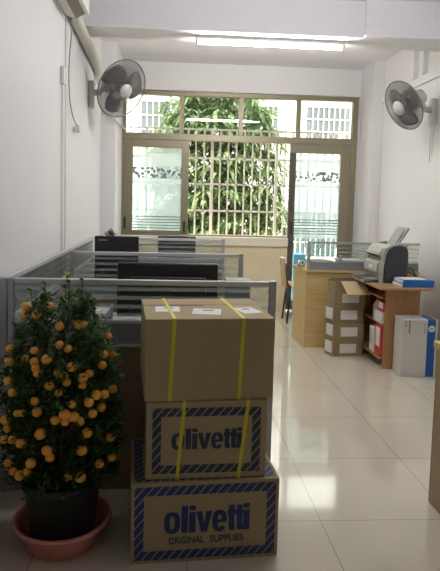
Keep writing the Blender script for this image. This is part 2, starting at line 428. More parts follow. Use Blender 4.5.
# ------------------------------------------------------------------ air conditioner, pipes, cord
t = thing('air_conditioner', 'cream wall air conditioner high up near the ceiling', 'air conditioner', (XL, 4.20, 2.665))
mb = MB(); mb.prism([(.012, 0, .02), (.085, 0, .010), (.150, 0, .045), (.155, 0, .26), (.12, 0, .30), (.012, 0, .30)], (0, -.86, 0)); mb.build('body', M_ac, t, bevel=.01, seg=3)
MB().prism([(.085, -.02, .011), (.088, -.02, .001), (.150, -.02, .036), (.150, -.02, .046)], (0, -.82, 0)).build('louver', M_acdark, t)
MB().prism([(.151, .005, .030), (.178, .005, .036), (.178, .005, .25), (.157, .005, .264)], (0, -.85, 0)).build('front_cover', M_white, t, bevel=.004)
MB().box((0, -.90, .01), (.012, .03, .28)).build('mounting_plate', M_wall, t)
def sm(pts, n=6):
    """smooth polyline through points"""
    pts = [Vector(p) for p in pts]; o = []
    for i in range(len(pts)-1):
        p0, p1, p2, p3 = pts[max(i-1, 0)], pts[i], pts[i+1], pts[min(i+2, len(pts)-1)]
        for k in range(n):
            q = k/n; o.append(.5*((2*p1)+(p2-p0)*q+(2*p0-5*p1+4*p2-p3)*q*q+(3*p1-p0-3*p2+p3)*q**3))
    return o+[pts[-1]]
tag(MB().tube(sm([(XL+.07, 4.21, 2.725), (XL+.07, 4.28, 2.725), (XL+.06, 4.45, 2.712), (XL+.056, 5.0, 2.69), (XL+.05, 5.60, 2.668), (XL+.045, 5.74, 2.64), (XL+.02, 5.79, 2.58)]), .045, n=14).build('wrapped_pipe', M_wrap, smooth=True),
    'white tape-wrapped pipe bundle running from the air conditioner along the wall', 'pipe')
tag(MB().tube(sm([(XL+.03, 5.80, 2.56), (XL+.03, 6.05, 2.46), (XL+.03, 6.26, 2.36), (-.72, 6.285, 2.30), (-.625, 6.28, 2.24), (-.622, 7.0, 2.26), (-.61, 7.09, 2.25)]), .012, n=8).build('drain_hose', M_white, smooth=True),
    'thin white hose sloping from the pipe bundle to the window corner', 'hose')
t = thing('power_cord', 'grey power cord hanging from the air conditioner with a plug at its end', 'cord', (XL+.02, 4.2, 2.3))
MB().tube(sm([(.02, .06, .385), (.012, .12, .30), (.010, .05, .1), (.006, .06, -.06), (.008, .10, -.2), (.012, .22, -.30), (.02, .36, -.345)]), .005, n=6).build('cable', M_grey, t, smooth=True)
MB().box((.0, .33, -.39), (.04, .40, -.335)).build('plug', M_white, t, bevel=.01)
t = thing('wall_socket', 'small white socket box on the wall beside the hanging cord', 'socket', (XL, 4.10, 2.25))
MB().box((0, -.035, -.06), (.03, .035, .06)).build('box', M_white, t, bevel=.005)
MB().box((.006, -.006, -2.1+.7), (.014, .006, -.06)).build('conduit', M_wall, t)

# ------------------------------------------------------------------ outside
struct('ground', MB().box((-8, YB+.22, -.25), (12, 22, -.1)), M_ground)
gr = thing('window_grille', 'cream steel security grille outside the window and door', 'grille', (.82, YB+.38, 0))
rails = MB()
for z in (.945, 1.27, 1.62, 1.955, 2.33): rails.box((-1.7, -.008, z-.012), (1.75, .008, z+.012))
rails.build('rails', M_grille, gr)
for k in range(31):
    x = -1.6+k*.107
    w = .019 if k % 8 == 4 else .0095
    MB().box((x-w, -.012 if w > .012 else -.008, .8), (x+w, .012 if w > .012 else .008, 2.33)).build('bar', M_grille, gr)
def leaf_mesh(bm, p, d, up, ln, w, droop=.25):
    d = d.normalized(); sd = d.cross(up)
    if sd.length < 1e-3: sd = d.cross(Vector((1, 0, 0)))
    sd.normalize(); nn = sd.cross(d).normalized()
    a = bm.verts.new(p); m1 = p+d*ln*.35+nn*ln*.03; m2 = p+d*ln*.72-nn*ln*droop*.35
    b1, b2 = bm.verts.new(m1+sd*w*.5), bm.verts.new(m1-sd*w*.5); c1, c2 = bm.verts.new(m2+sd*w*.38), bm.verts.new(m2-sd*w*.38)
    e = bm.verts.new(p+d*ln-nn*ln*droop)
    bm.faces.new((a, b1, b2)); bm.faces.new((b1, c1, c2, b2)); bm.faces.new((c1, e, c2))
def rnd(a, b): return random.uniform(a, b)
tr = thing('mango_tree', 'leafy green tree right outside the barred window', 'tree', (.75, 9.7, -.1))
tm = MB(); tm.tube([(0, 0, 0), (.05, .02, .8), (0, 0, 1.6), (.05, .05, 2.4)], [.12, .10, .08, .04], n=10)
tm.tube([(.02, 0, 1.2), (-.3, .1, 1.9), (-.5, 0, 2.5)], [.06, .045, .02], n=8); tm.tube([(.02, 0, 1.4), (.35, -.1, 2.0), (.5, 0, 2.6)], [.06, .045, .02], n=8)
tm.build('trunk', M_treeb, tr, smooth=True)
fm = MB()
clumps = []
for i in range(620):
    for _ in range(30):
        x, y, z = rnd(-1.35, 1.35), rnd(-1.0, 1.0), rnd(.7, 3.75)
        r = 1.12 if z < 2.6 else 1.12-(z-2.6)*.55
        if z < 1.2: r = 1.3
        if (x/r)**2+(y/.95)**2 < 1: break
    clumps.append((x, y, z))
for (x, y, z) in clumps:
    c = Vector((x, y, z)); out = Vector((x, y*1.2-.2, .15)).normalized()
    for k in range(14):
        a = rnd(0, 2*PI)
        d = out*.5+Vector((math.cos(a), math.sin(a), rnd(-.75, .35)))
        leaf_mesh(fm.bm, c+Vector((rnd(-.06, .06), rnd(-.06, .06), rnd(-.06, .06))), d, Vector((0, 0, 1)), rnd(.20, .36), rnd(.045, .07), .38)
fm.build('foliage', M_tree, tr)
ap = thing('apartment_building', 'white rendered building with barred windows across the lane', 'building', (1.6, 13.0, -.1))
MB().box((-6, 0, 0), (6, 3, 6)).build('wall', M_bwall, ap)
MB().box((-6, -.5, 3.95), (6, 0, 4.3)).build('slab', M_bwall, ap)
MB().box((-6, -.35, 1.55), (6, 0, 1.7)).build('ledge', M_bwall, ap)
for (x0, x1, z0, z1) in ((-2.35, -1.42, 2.75, 3.70), (.02, .75, 2.9, 3.68), (1.42, 2.42, 2.85, 3.70), (-2.1, -1.2, .3, 1.3), (1.0, 2.2, .25, 1.3)):
    w = MB(); w.box((x0-.07, -.03, z0-.07), (x1+.07, .0, z0)); w.box((x0-.07, -.03, z1), (x1+.07, 0, z1+.07)); w.box((x0-.07, -.03, z0), (x0, 0, z1)); w.box((x1, -.03, z0), (x1+.07, 0, z1))
    f = w.build('window', M_bwall, ap)
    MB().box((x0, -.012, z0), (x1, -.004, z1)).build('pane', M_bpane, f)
    g = MB(); n = int((x1-x0)/.12)
    for k in range(1, n): g.box((x0+(x1-x0)*k/n-.008, -.10, z0), (x0+(x1-x0)*k/n+.008, -.085, z1))
    for z in (z0, (z0*2+z1)/3, (z0+2*z1)/3, z1): g.box((x0, -.105, z-.012), (x1, -.03, z+.012))
    g.build('grille', M_grille, f)
tag(MB().box((1.66, 7.62, -.1), (1.84, 7.85, .70)).build('blue_crate', mat('faded_blue_plastic', (.10, .28, .42), .5), bevel=.02),
    'blue plastic crate outside beyond the glass door', 'crate')

# ------------------------------------------------------------------ desk partitions
def partition(x0, x1, y, label, zb=0., lower=M_dkwood, group='striped glass desk partitions'):
    t = thing('desk_partition', label, 'partition', ((x0+x1)/2, y, 0), 0, group)
    h = (x1-x0)/2
    for s in (-1, 1): MB().box((s*h-.016, -.018, zb), (s*h+.016, .018, 1.025)).build('post', M_post, t, bevel=.004)
    MB().box((-h+.016, -.016, .995), (h-.016, .016, 1.02)).build('top_rail', M_rail, t, bevel=.003)
    MB().box((-h+.016, -.014, .812), (h-.016, .014, .828)).build('middle_rail', M_rail, t, bevel=.002)
    MB().box((-h+.016, -.003, .828), (h-.016, .003, .995)).build('glass_pane', G_part, t)
    MB().box((-h+.016, -.012, .715), (h-.016, .012, .812)).build('fabric_panel', M_fabric, t)
    MB().box((-h+.016, -.014, .70), (h-.016, .014, .715)).build('lower_rail', M_rail, t, bevel=.002)
    if zb < .1: MB().box((-h+.016, -.010, .0), (h-.016, .010, .70)).build('wood_panel', lower, t)
    return t
partition(-.745, .485, 2.66, 'glass-topped desk partition directly behind the orange tree and olivetti cartons')
partition(-.705, .50, 4.05, 'glass-topped desk partition behind the wide black monitor, middle of three rows')
partition(-.70, .51, 5.60, 'glass-topped desk partition closest to the back window')
t = thing('side_partition', 'glass-topped partition running along the wall beside the row of desks', 'partition', (-.775, 4.13, 0), 0)
MB().box((-.012, -1.46, .995), (.012, 1.46, 1.02)).build('top_rail', M_rail, t, bevel=.003)
MB().box((-.011, -1.46, .812), (.011, 1.46, .828)).build('middle_rail', M_rail, t)
MB().box((-.003, -1.46, .828), (.003, 1.46, .995)).build('glass_pane', G_part, t)
MB().box((-.011, -1.46, 0), (.011, 1.46, .812)).build('fabric_panel', M_fabric, t)
MB().box((-.018, -1.50, 0), (.018, -1.46, 1.025)).build('post', M_post, t, bevel=.004)
M_lam = mat('grey_desk_laminate', (.42, .42, .40), .35, var=.03)
def desk(y0, y1, label):
    t = thing('office_desk', label, 'desk', (-.11, (y0+y1)/2, 0), 0, 'row desks')
    d = (y1-y0)/2
    MB().box((-.63, -d, .70), (.575, d, .728)).build('desktop', M_lam, t, bevel=.004)
    for s in (-1, 1): MB().box((s*.56-.012, -d+.03, 0), (s*.56+.012, d-.05, .70)).build('side_panel', M_dkwood, t)
desk(2.69, 3.33, 'grey desk behind the first partition, carrying the wide black monitor')
desk(4.08, 4.72, 'grey desk behind the middle partition, carrying the smaller black monitor')
desk(5.63, 6.20, 'grey desk in front of the window, carrying the grey monitor')

def monitor(loc, w, h, zt, m, label, tilt=0., logo=None, ridge=True):
    t = thing('monitor', label, 'monitor', loc, 0, 'monitors seen from behind')
    top = zt-loc[2]
    MB().box((-w/2, 0, top-h), (w/2, .03, top)).build('case', m, t, bevel=.012, seg=3)
    MB().box((-w/2+.012, .0305, top-h+.02), (w/2-.012, .032, top-.015)).build('screen', M_screen, t)
    if ridge: MB().box((-w*.38, -.022, top-h+.03), (w*.38, .0, top-.075)).build('rear_bulge', m, t, bevel=.01, seg=3)
    MB().box((-.035, -.012, .012), (.035, .010, top-h+.06)).build('stand', m, t, bevel=.005)
    MB().box((-.12, -.08, 0), (.12, .10, .012)).build('base', m, t, bevel=.005)
    if logo: text(logo, .013, M_white, t, (-w/2+.035, -.0012, top-.037), (PI/2, 0, 0), name='maker_mark', width=.066)
    return t
monitor((-.02, 3.08, .728), .555, .30, 1.055, M_black, 'wide black monitor on the desk right behind the striped glass partition')
monitor((-.432, 4.43, .728), .345, .36, 1.108, M_black, 'smaller black monitor with a tiny white maker mark, behind the middle partition', ridge=False, logo='lenovo')
monitor((.05, 5.98, .728), .40, .26, 1.018, M_dgrey, 'dark grey monitor on the desk under the window sash', ridge=False)
# small things on the row desks
t = thing('desk_phone', 'dark desk telephone at the wall end of the first desk', 'telephone', (-.59, 3.06, .728))
MB().prism([(-.07, -.09, 0), (-.07, .09, 0), (-.07, .09, .09), (-.07, -.09, .03)], (.14, 0, 0)).build('base', M_dgrey, t, bevel=.006)
hs = MB(); hs.box((-.065, -.08, .075), (-.02, .09, .105)); hs.box((-.068, -.085, .05), (-.017, -.03, .09)); hs.box((-.068, .05, .05), (-.017, .1, .09)); hs.build('handset', M_black, t, bevel=.008)
t = thing('paper_tray', 'stacked grey paper tray with white sheets on the first desk', 'tray', (-.41, 2.90, .728))
for z in (0, .07):
    a = MB(); a.box((-.1, -.13, z), (.1, .13, z+.006)); a.box((-.1, -.13, z), (-.094, .13, z+.04)); a.box((.094, -.13, z), (.1, .13, z+.04)); a.box((-.1, .124, z), (.1, .13, z+.04)); a.build('shelf', M_grey, t)
lg = MB()
for sx in (-.096, .096):
    for sy in (-.12, .12): lg.box((sx-.004, sy-.004, 0), (sx+.004, sy+.004, .07))
lg.build('uprights', M_grey, t)
MB().box((-.085, -.14, .078), (.085, .11, .094)).build('sheets', M_paper, t)
def small_plant(loc, h, n, m, label, pr_=.035, ln=.07):
    t = thing('potted_plant', label, 'plant', loc)
    MB().lathe([(.0, 0), (pr_*.75, 0), (pr_, .07), (pr_*.9, .07), (pr_*.85, .06), (0, .06)], n=20).build('pot', M_white, t, smooth=True)
    f = MB()
    for k in range(n):
        a = rnd(0, 2*PI); e = rnd(.1, 1.2)
        leaf_mesh(f.bm, Vector((rnd(-.02, .02), rnd(-.02, .02), .06+rnd(0, h))), Vector((math.cos(a)*math.cos(e), math.sin(a)*math.cos(e), math.sin(e))), Vector((0, 0, 1)), rnd(ln*.6, ln*1.2), ln*.3, .2)
    f.tube([(0, 0, .05), (0.005, 0, .06+h)], .004, n=6)
    f.build('foliage', m, t)
small_plant((-.60, 3.22, .728), .17, 40, M_tgrn, 'small yellow-green plant in a white pot on the first desk by the wall')
small_plant((-.50, 4.64, .728), .33, 60, M_dry, 'dusty brown dried plant behind the smaller black monitor', .04, .10)
# grey file box right of the wide monitor
t = thing('file_box', 'small grey file box on the first desk beside the wide monitor', 'box', (.37, 3.12, .728))
MB().box((-.065, -.06, 0), (.065, .06, .235)).build('body', M_fabric, t, bevel=.004)
MB().box((-.068, -.063, .205), (.068, .063, .24)).build('lid', M_grey, t, bevel=.004)

# ------------------------------------------------------------------ kumquat tree and basin
t = thing('basin', 'salmon pink plastic basin under the potted orange tree', 'basin', (-.426, 2.243, 0))
MB().lathe([(0, .004), (.12, .004), (.136, 0), (.141, .006), (.172, .085), (.182, .098), (.190, .102), (.192, .096), (.198, .100), (.193, .110), (.182, .110), (.168, .090), (.136, .014), (0, .012)], n=64).build('bowl', M_pink, t, smooth=True)
kt = thing('potted_kumquat_tree', 'dense little kumquat tree full of orange fruit in a black pot', 'tree', (-.426, 2.243, .014))
MB().lathe([(0, 0), (.122, 0), (.126, .004), (.150, .235), (.160, .237), (.162, .268), (.153, .271), (.149, .246), (0, .24)], n=56).build('pot', M_pot, kt, smooth=True)
MB().lathe([(0, .256), (.09, .252), (.147, .243)], n=40).build('soil', M_soil, kt, smooth=True)
st = MB()
for k in range(9):
    a = k*2*PI/9; r = .03
    st.tube(sm([(r*math.cos(a)*.6, r*math.sin(a)*.6, .25), (.07*math.cos(a), .07*math.sin(a), .42), (.12*math.cos(a+.3), .12*math.sin(a+.3), .62), (.08*math.cos(a+.5), .08*math.sin(a+.5), .86)]), .006, n=6)
st.tube([(0, 0, .25), (.005, 0, .6), (0, .005, .95)], [.014, .01, .004], n=8)
st.build('stems', M_bark, kt, smooth=True)
PROF = [(.16, .16), (.22, .19), (.30, .225), (.45, .25), (.66, .24), (.80, .21), (.9, .17), (.98, .115), (1.04, .05)]
def prof(z):
    for (a, ra), (b, rb) in zip(PROF, PROF[1:]):
        if a <= z <= b: return ra+(rb-ra)*(z-a)/(b-a)
    return .02
fm = MB()
for i in range(1350):
    z = rnd(.28, 1.0); R_ = prof(z)
    if random.random() > R_/.25: continue
    a = rnd(0, 2*PI); rr = R_*.97*math.sqrt(rnd(.2, 1.0))
    c = Vector((rr*math.cos(a), rr*math.sin(a), z))
    out = Vector((math.cos(a), math.sin(a), rnd(.2, 1.4)))
    for k in range(6):
        b = rnd(0, 2*PI)
        d = out.normalized()*.55+Vector((math.cos(b), math.sin(b), rnd(-.3, .9)))*.75
        leaf_mesh(fm.bm, c+Vector((rnd(-.015, .015), rnd(-.015, .015), rnd(-.02, .02))), d, Vector((rnd(-.3, .3), rnd(-.3, .3), 1)), rnd(.024, .042), rnd(.011, .017), .15)
for (sx, sy, sz, h) in ((-.11, -.03, .93, .13), (-.05, -.08, .95, .12), (.03, -.05, .97, .13), (.07, .0, .93, .17), (.12, -.03, .85, .14), (.0, .05, .96, .1), (.17, -.05, .76, .11), (-.16, -.05, .83, .1), (-.23, -.06, .60, .14), (-.07, .02, .96, .12), (.09, -.04, .92, .13)):
    top = Vector((sx*1.08, sy, sz+h-.03)); bot = Vector((sx*.8, sy*.8, sz-.1))
    fm.tube([bot, top], .0022, n=4)
    for k in range(16):
        p = bot.lerp(top, k/15); b = k*2.4
        leaf_mesh(fm.bm, p, Vector((math.cos(b), math.sin(b), .9)), Vector((0, 0, 1)), rnd(.03, .045), .016, .1)
fo = fm.build('foliage', M_leaf, kt); fo.location = (0, 0, -.014)
FRUIT = [(-0.575,2.28,0.963,0.0182),(-0.575,2.257,0.931,0.0168),(-0.516,2.2,0.95,0.0164),(-0.469,2.204,0.981,0.0168),(-0.417,2.147,0.917,0.0152),(-0.412,2.116,0.854,0.015),(-0.613,2.199,0.816,0.0156),(-0.503,2.116,0.832,0.0135),(-0.381,2.118,0.839,0.0142),(-0.353,2.175,0.918,0.0166),(-0.337,2.186,0.916,0.0162),(-0.254,2.284,0.845,0.0162),(-0.61,2.171,0.775,0.0169),(-0.536,2.117,0.801,0.0127),(-0.499,2.098,0.795,0.0149),(-0.493,2.093,0.773,0.0141),(-0.454,2.094,0.805,0.0178),(-0.485,2.085,0.755,0.014),(-0.413,2.084,0.757,0.0129),(-0.388,2.086,0.747,0.014),(-0.605,2.143,0.707,0.0163),(-0.439,2.073,0.712,0.0165),(-0.379,2.084,0.722,0.014),(-0.581,2.112,0.674,0.0157),(-0.405,2.072,0.687,0.0125),(-0.491,2.068,0.657,0.0143),(-0.482,2.065,0.617,0.0164),(-0.559,2.092,0.602,0.0133),(-0.54,2.082,0.608,0.0133),(-0.614,2.132,0.561,0.0174),(-0.383,2.068,0.606,0.019),(-0.415,2.059,0.588,0.0153),(-0.259,2.2,0.798,0.0148),(-0.235,2.257,0.782,0.0144),(-0.262,2.181,0.759,0.0154),(-0.365,2.103,0.774,0.0171),(-0.303,2.128,0.743,0.0151),(-0.324,2.109,0.731,0.0175),(-0.325,2.104,0.703,0.0134),(-0.277,2.13,0.658,0.0177),(-0.249,2.16,0.651,0.0161),(-0.223,2.207,0.655,0.0164),(-0.301,2.106,0.639,0.0168),(-0.259,2.143,0.606,0.0159),(-0.357,2.077,0.642,0.0132),(-0.287,2.113,0.593,0.0157),(-0.351,2.078,0.594,0.0177),(-0.331,2.086,0.574,0.0162),(-0.604,2.119,0.533,0.0135),(-0.468,2.058,0.538,0.0189),(-0.619,2.131,0.487,0.0158),(-0.58,2.098,0.499,0.0149),(-0.542,2.075,0.496,0.0176),(-0.444,2.055,0.476,0.0175),(-0.432,2.051,0.453,0.0152),(-0.503,2.063,0.425,0.0179),(-0.603,2.123,0.398,0.0143),(-0.58,2.108,0.373,0.0149),(-0.55,2.09,0.366,0.0178),(-0.519,2.073,0.388,0.0147),(-0.372,2.074,0.365,0.014),(-0.328,2.095,0.355,0.0185),(-0.305,2.097,0.525,0.0174),(-0.226,2.181,0.474,0.0174),(-0.322,2.085,0.464,0.0181),(-0.224,2.202,0.382,0.0164),(-0.264,2.14,0.384,0.0159),(-0.381,2.067,0.58,0.0154)]
fme = None
for (x, y, z, r) in FRUIT:
    if fme is None:
        o = MB().sphere((0, 0, 0), 1, (1, 1, .93), 18, 12).build('fruit', M_fruit, kt, smooth=True); fme = o.data
    else:
        o = bpy.data.objects.new('fruit', fme); C.objects.link(o); o.parent = kt
    o.location = (x+.428, y-2.243-.028, z-.014); o.scale = (r*1.12, r*1.12, r*1.12); o.rotation_euler = (rnd(-.5, .5), rnd(-.5, .5), rnd(0, 6))

# ------------------------------------------------------------------ toner cartons
def clip(poly, x0, x1, y0, y1):
    def cut(p, f, lerp):
        o = []
        for i in range(len(p)):
            a, b = p[i], p[(i+1) % len(p)]; fa, fb = f(a), f(b)
            if fa >= 0: o.append(a)
            if (fa >= 0) != (fb >= 0):
                q = fa/(fa-fb); o.append((a[0]+(b[0]-a[0])*q, a[1]+(b[1]-a[1])*q))
        return o
    for f in (lambda v: v[0]-x0, lambda v: x1-v[0], lambda v: v[1]-y0, lambda v: y1-v[1]):
        poly = cut(poly, f, None)
        if len(poly) < 3: return None
    return poly
def border(mb, W, Hh, inset, bw, pitch, duty, place):
    """printed frame of slanted bars on a W x Hh face; place(u, v) gives the 3D point"""
    x0, x1, y0, y1 = inset, W-inset, inset, Hh-inset
    regs = [(x0, x1, y0, y0+bw), (x0, x1, y1-bw, y1), (x0, x0+bw, y0+bw, y1-bw), (x1-bw, x1, y0+bw, y1-bw)]
    for (a, b, c, d) in regs:
        k = -int(Hh/pitch)-3
        while k*pitch < W+Hh:
            u = k*pitch; wv = pitch*duty
            p = [(u, 0), (u+wv, 0), (u+wv+Hh*.85, Hh), (u+Hh*.85, Hh)]
            q = clip(p, a, b, c, d)
            if q: mb.face([place(*v) for v in q])
            k += 1
def carton(loc, rz, W, D, Hh, label, m, printed=None, group='cartons stacked beside the orange tree'):
    t = thing('carton', label, 'carton', loc, rz, group)
    MB().box((0, 0, 0), (W, D, Hh)).build('body', m, t, bevel=.004)
    if printed:
        ink, inset, bw, pitch = printed
        e = .0007
        b = MB()
        border(b, W, Hh, inset, bw, pitch, .80, lambda u, v: (u, -e, v))
        b.build('printed_border', ink, t)
        b = MB(); border(b, W, D, inset, bw, pitch, .80, lambda u, v: (u, v, Hh+e)); b.build('printed_border', ink, t)
        b = MB(); border(b, D, Hh, inset, bw, pitch, .80, lambda u, v: (-e, u, v)); border(b, D, Hh, inset, bw, pitch, .80, lambda u, v: (W+e, u, v)); b.build('printed_border', ink, t)
    return t
c1 = carton((-.138, 2.074, 0), math.radians(4.3), .580, .41, .321, 'large bottom carton printed olivetti original supplies inside a striped blue border', M_card, (M_blue, .014, .036, .034))
def olivetti(parent, x0, z0, w, h, ink):
    """heavy rounded lowercase logo lettering, one flat piece per stroke group"""
    mb = MB(); k = w/100.; kz = h/22.
    def P(poly, x, dz=0): mb.prism([(x0+(x+u)*k, -.0004-dz, z0+v*kz) for u, v in poly], (0, -.0008, 0))
    def se(cx, cy, a, b, th, n=2.6):
        c, q = math.cos(th), math.sin(th)
        return (cx+a*math.copysign(abs(c)**(2/n), c), cy+b*math.copysign(abs(q)**(2/n), q))
    def ring(x, wd, a0, a1, inn):
        n = 40
        for i in range(n):
            t0, t1 = a0+(a1-a0)*i/n, a0+(a1-a0)*(i+1)/n
            P([se(wd/2, 8.5, wd/2, 8.8, t0), se(wd/2, 8.5, wd/2, 8.8, t1), se(wd/2, 8.5, inn, 5.4, t1), se(wd/2, 8.5, inn, 5.4, t0)], x)
    ring(0, 18.5, 0, 2*PI, 2.7)
    P([(0, 0), (7.4, 0), (7.4, 22), (0, 22)], 20)
    for x in (29, 92.6):
        P([(0, 0), (7.4, 0), (7.4, 16.5), (0, 16.5)], x); P([(0, 18.2), (7.4, 18.2), (7.4, 22), (0, 22)], x)
    P([(0, 17), (6.8, 17), (9.2, 6.5), (11.6, 17), (18.4, 17), (12.6, 0), (5.8, 0)], 37.2)
    ring(56, 17, 0, 2*PI*.90, 2.4); P([(6, 7.2), (16.6, 7.2), (16.6, 9.6), (6, 9.6)], 56, .0003)
    for x in (73.6, 83.1):
        P([(1.6, 2), (3, .4), (5, 0), (9.2, 0), (9.2, 4), (8.3, 4), (8.3, 13), (9.2, 13), (9.2, 17), (8.3, 17), (8.3, 21), (1.6, 21), (1.6, 17), (0, 17), (0, 13), (1.6, 13)], x)
    return mb.build('brand_lettering', ink, parent)
olivetti(c1, .128, .118, .335, .108, M_blue)
text('ORIGINAL', .029, M_navy, c1, (.146, -.0012, .074), (PI/2, 0, 0), bold=.0008, name='small_lettering', width=.138)
text('SUPPLIES', .029, M_navy, c1, (.306, -.0012, .074), (PI/2, 0, 0), bold=.0008, name='small_lettering', width=.135)
c2 = carton((-.086, 2.104, .3215), math.radians(3.2), .470, .37, .308, 'middle carton printed olivetti with yellow straps, under the plain carton', M_card2, (M_navy, .024, .034, .034))
olivetti(c2, .098, .120, .275, .082, M_navy)
c3 = carton((-.094, 2.098, .6325), math.radians(5.2), .502, .44, .319, 'plain brown carton with white labels on its top, topmost of the stack', M_card2)
MB().box((.002, .266, .3192), (.262, .285, .3202)).build('tape_slit', M_tape, c3)
MB().box((.0, .292, .319), (.502, .296, .3195)).build('flap_seam', M_tape, c3)
for (x, y, w, d, r) in ((.075, .14, .10, .11, -.06), (.215, .09, .115, .12, -.2), (.43, .09, .085, .12, .25)):
    lb = MB().box((0, 0, 0), (w, d, .0008)).build('paper_label', M_paper, c3, loc=(x-.03, y, .3194)); lb.rotation_euler = (0, 0, r)
    MB().box((w*.35, d*.62, .0008), (w*.75, d*.8, .0012)).build('print', M_ink, lb)
def strap(parent, xt, xb, W, D, Hh):
    s = MB(); w = .0066; e = .0022
    def ring(xa, xb_, ya, yb, za, zb): pass
    s.prism([(xt-w, -e, Hh), (xt+w, -e, Hh), (xb+w, -e, 0), (xb-w, -e, 0)], (0, e-.0002, 0))
    s.prism([(xt-w, -e, Hh+e), (xt+w, -e, Hh+e), (xt-.012+w, D+e, Hh+e), (xt-.012-w, D+e, Hh+e)], (0, 0, -e+.0002))
    s.prism([(xt-.012-w, D+e, Hh), (xt-.012+w, D+e, Hh), (xb+w, D+e, 0), (xb-w, D+e, 0)], (0, -e+.0002, 0))
    s.build('strap', M_strap, parent)
strap(c3, .110, .096, .502, .44, .319); strap(c3, .378, .365, .502, .44, .319)
strap(c2, .146, .122, .47, .37, .308); strap(c2, .395, .362, .47, .37, .308)

# ------------------------------------------------------------------ desk at the right with its glass screen
dk = thing('office_desk', 'pale oak desk with a glass screen on its edge, by the glass door', 'desk', (1.30, 5.34, 0))
MB().box((.0, .0, 0), (1.10, .025, .735)).build('front_panel', M_oak, dk, bevel=.003)
MB().prism([(.0, .026, 0), (.022, .026, 0), (-.016, .40, 0), (-.038, .40, 0)], (0, 0, .735)).build('side_panel', M_oakz, dk)
MB().prism([(-.01, -.012, .735), (1.11, -.012, .735), (1.11, .46, .735), (-.052, .43, .735)], (0, 0, .025)).build('desktop', M_oak, dk, bevel=.003)
t = thing('desk_screen', 'grey framed glass screen clamped on the edge of the pale oak desk', 'partition', (1.30, 5.345, .76))
MB().box((.0, -.012, 0), (.028, .014, .275)).build('post', M_post, t, bevel=.003)
MB().box((.028, -.010, .258), (1.10, .010, .275)).build('top_rail', M_post, t)
MB().box((.028, -.002, .078), (1.10, .002, .258)).build('glass_pane', G_part, t)
MB().box((.028, -.009, 0), (1.10, .009, .078)).build('fabric_panel', M_fabric, t)
# clutter on that desk
def stack(loc, w, d, n, label, rz=0., name='paper_stack'):
    t = thing(name, label, 'papers', loc, rz)
    z = 0
    for k in range(n):
        h = rnd(.008, .02); ox, oy = rnd(-.012, .012), rnd(-.012, .012)
        MB().box((-w/2+ox, -d/2+oy, z), (w/2+ox, d/2+oy, z+h)).build('sheaf', [M_paper, M_grey, M_paper][k % 3], t); z += h
    return t
stack((1.50, 5.57, .76), .21, .28, 5, 'stack of loose papers behind the glass desk screen', .2)
stack((1.78, 5.55, .76), .24, .26, 6, 'taller paper stack behind the glass desk screen beside the printer', -.1)
t = thing('folded_cloth', 'crumpled black and white patterned cloth on the corner of the oak desk', 'cloth', (1.30, 5.58, .76))
cl = MB(); cl.sphere((0, 0, .03), .055, (.75, 1.3, .75), 20, 12)
for v in cl.bm.verts:
    v.co += Vector((rnd(-.006, .006), rnd(-.006, .006), rnd(-.006, .006))); v.co.z = max(0, v.co.z)
mcl, nt, out = nodes('patterned_cloth'); p_ = N(nt, 'ShaderNodeBsdfPrincipled'); vr = N(nt, 'ShaderNodeTexVoronoi'); vr.inputs['Scale'].default_value = 40
rp = N(nt, 'ShaderNodeValToRGB'); rp.color_ramp.interpolation = 'CONSTANT'; rp.color_ramp.elements[0].color = (.05, .06, .09, 1); rp.color_ramp.elements[1].position = .42; rp.color_ramp.elements[1].color = (.72, .72, .70, 1)
tc_ = N(nt, 'ShaderNodeTexCoord'); L(nt, tc_.outputs['Object'], vr.inputs['Vector']); L(nt, vr.outputs['Distance'], rp.inputs[0]); L(nt, rp.outputs[0], p_.inputs['Base Color']); p_.inputs['Roughness'].default_value = .9; L(nt, p_.outputs[0], out.inputs['Surface'])
cl.build('cloth', mcl, t, smooth=True)
t = thing('tissue_bottle', 'white bottle with a blue band behind the glass desk screen', 'bottle', (1.635, 5.395, .76))
MB().lathe([(0, 0), (.03, 0), (.03, .10), (.012, .125), (.012, .14), (0, .14)], n=20).build('body', M_white, t, smooth=True)
MB().lathe([(.0305, .03), (.0305, .06)], n=20).build('band', M_blueplastic, t, smooth=True)

# ------------------------------------------------------------------ chair by the door
ch = thing('chair', 'bent plywood chair with black steel legs by the glass door', 'chair', (1.525, 6.50, 0))
MB().box((-.16, -.20, .44), (.24, .20, .458)).build('seat', M_ply, ch, bevel=.006)
MB().prism([(-.215, -.10, .42), (-.195, -.10, .42), (-.225, -.10, .74), (-.245, -.10, .74)], (0, .22, 0)).build('backrest', M_ply, ch, bevel=.004)
for sx, sy in ((-1, -1), (-1, 1), (1, -1), (1, 1)):
    MB().tube([(.03+sx*.17, .04+sy*.12, .44), (.03+sx*.21, .04+sy*.14, .0)], .011, n=8).build('leg', M_black, ch, smooth=True)
for sy in (-1, 1): MB().tube([(-.14, sy*.09, .445), (-.185, sy*.09, .46), (-.215, sy*.09, .70)], .009, n=8).build('back_frame', M_black, ch, smooth=True)
tag(MB().box((1.262, 6.43, .742), (1.318, 6.57, .768)).build('white_towel', M_paper, bevel=.01), 'white towel folded over the top of the plywood chair back', 'towel')

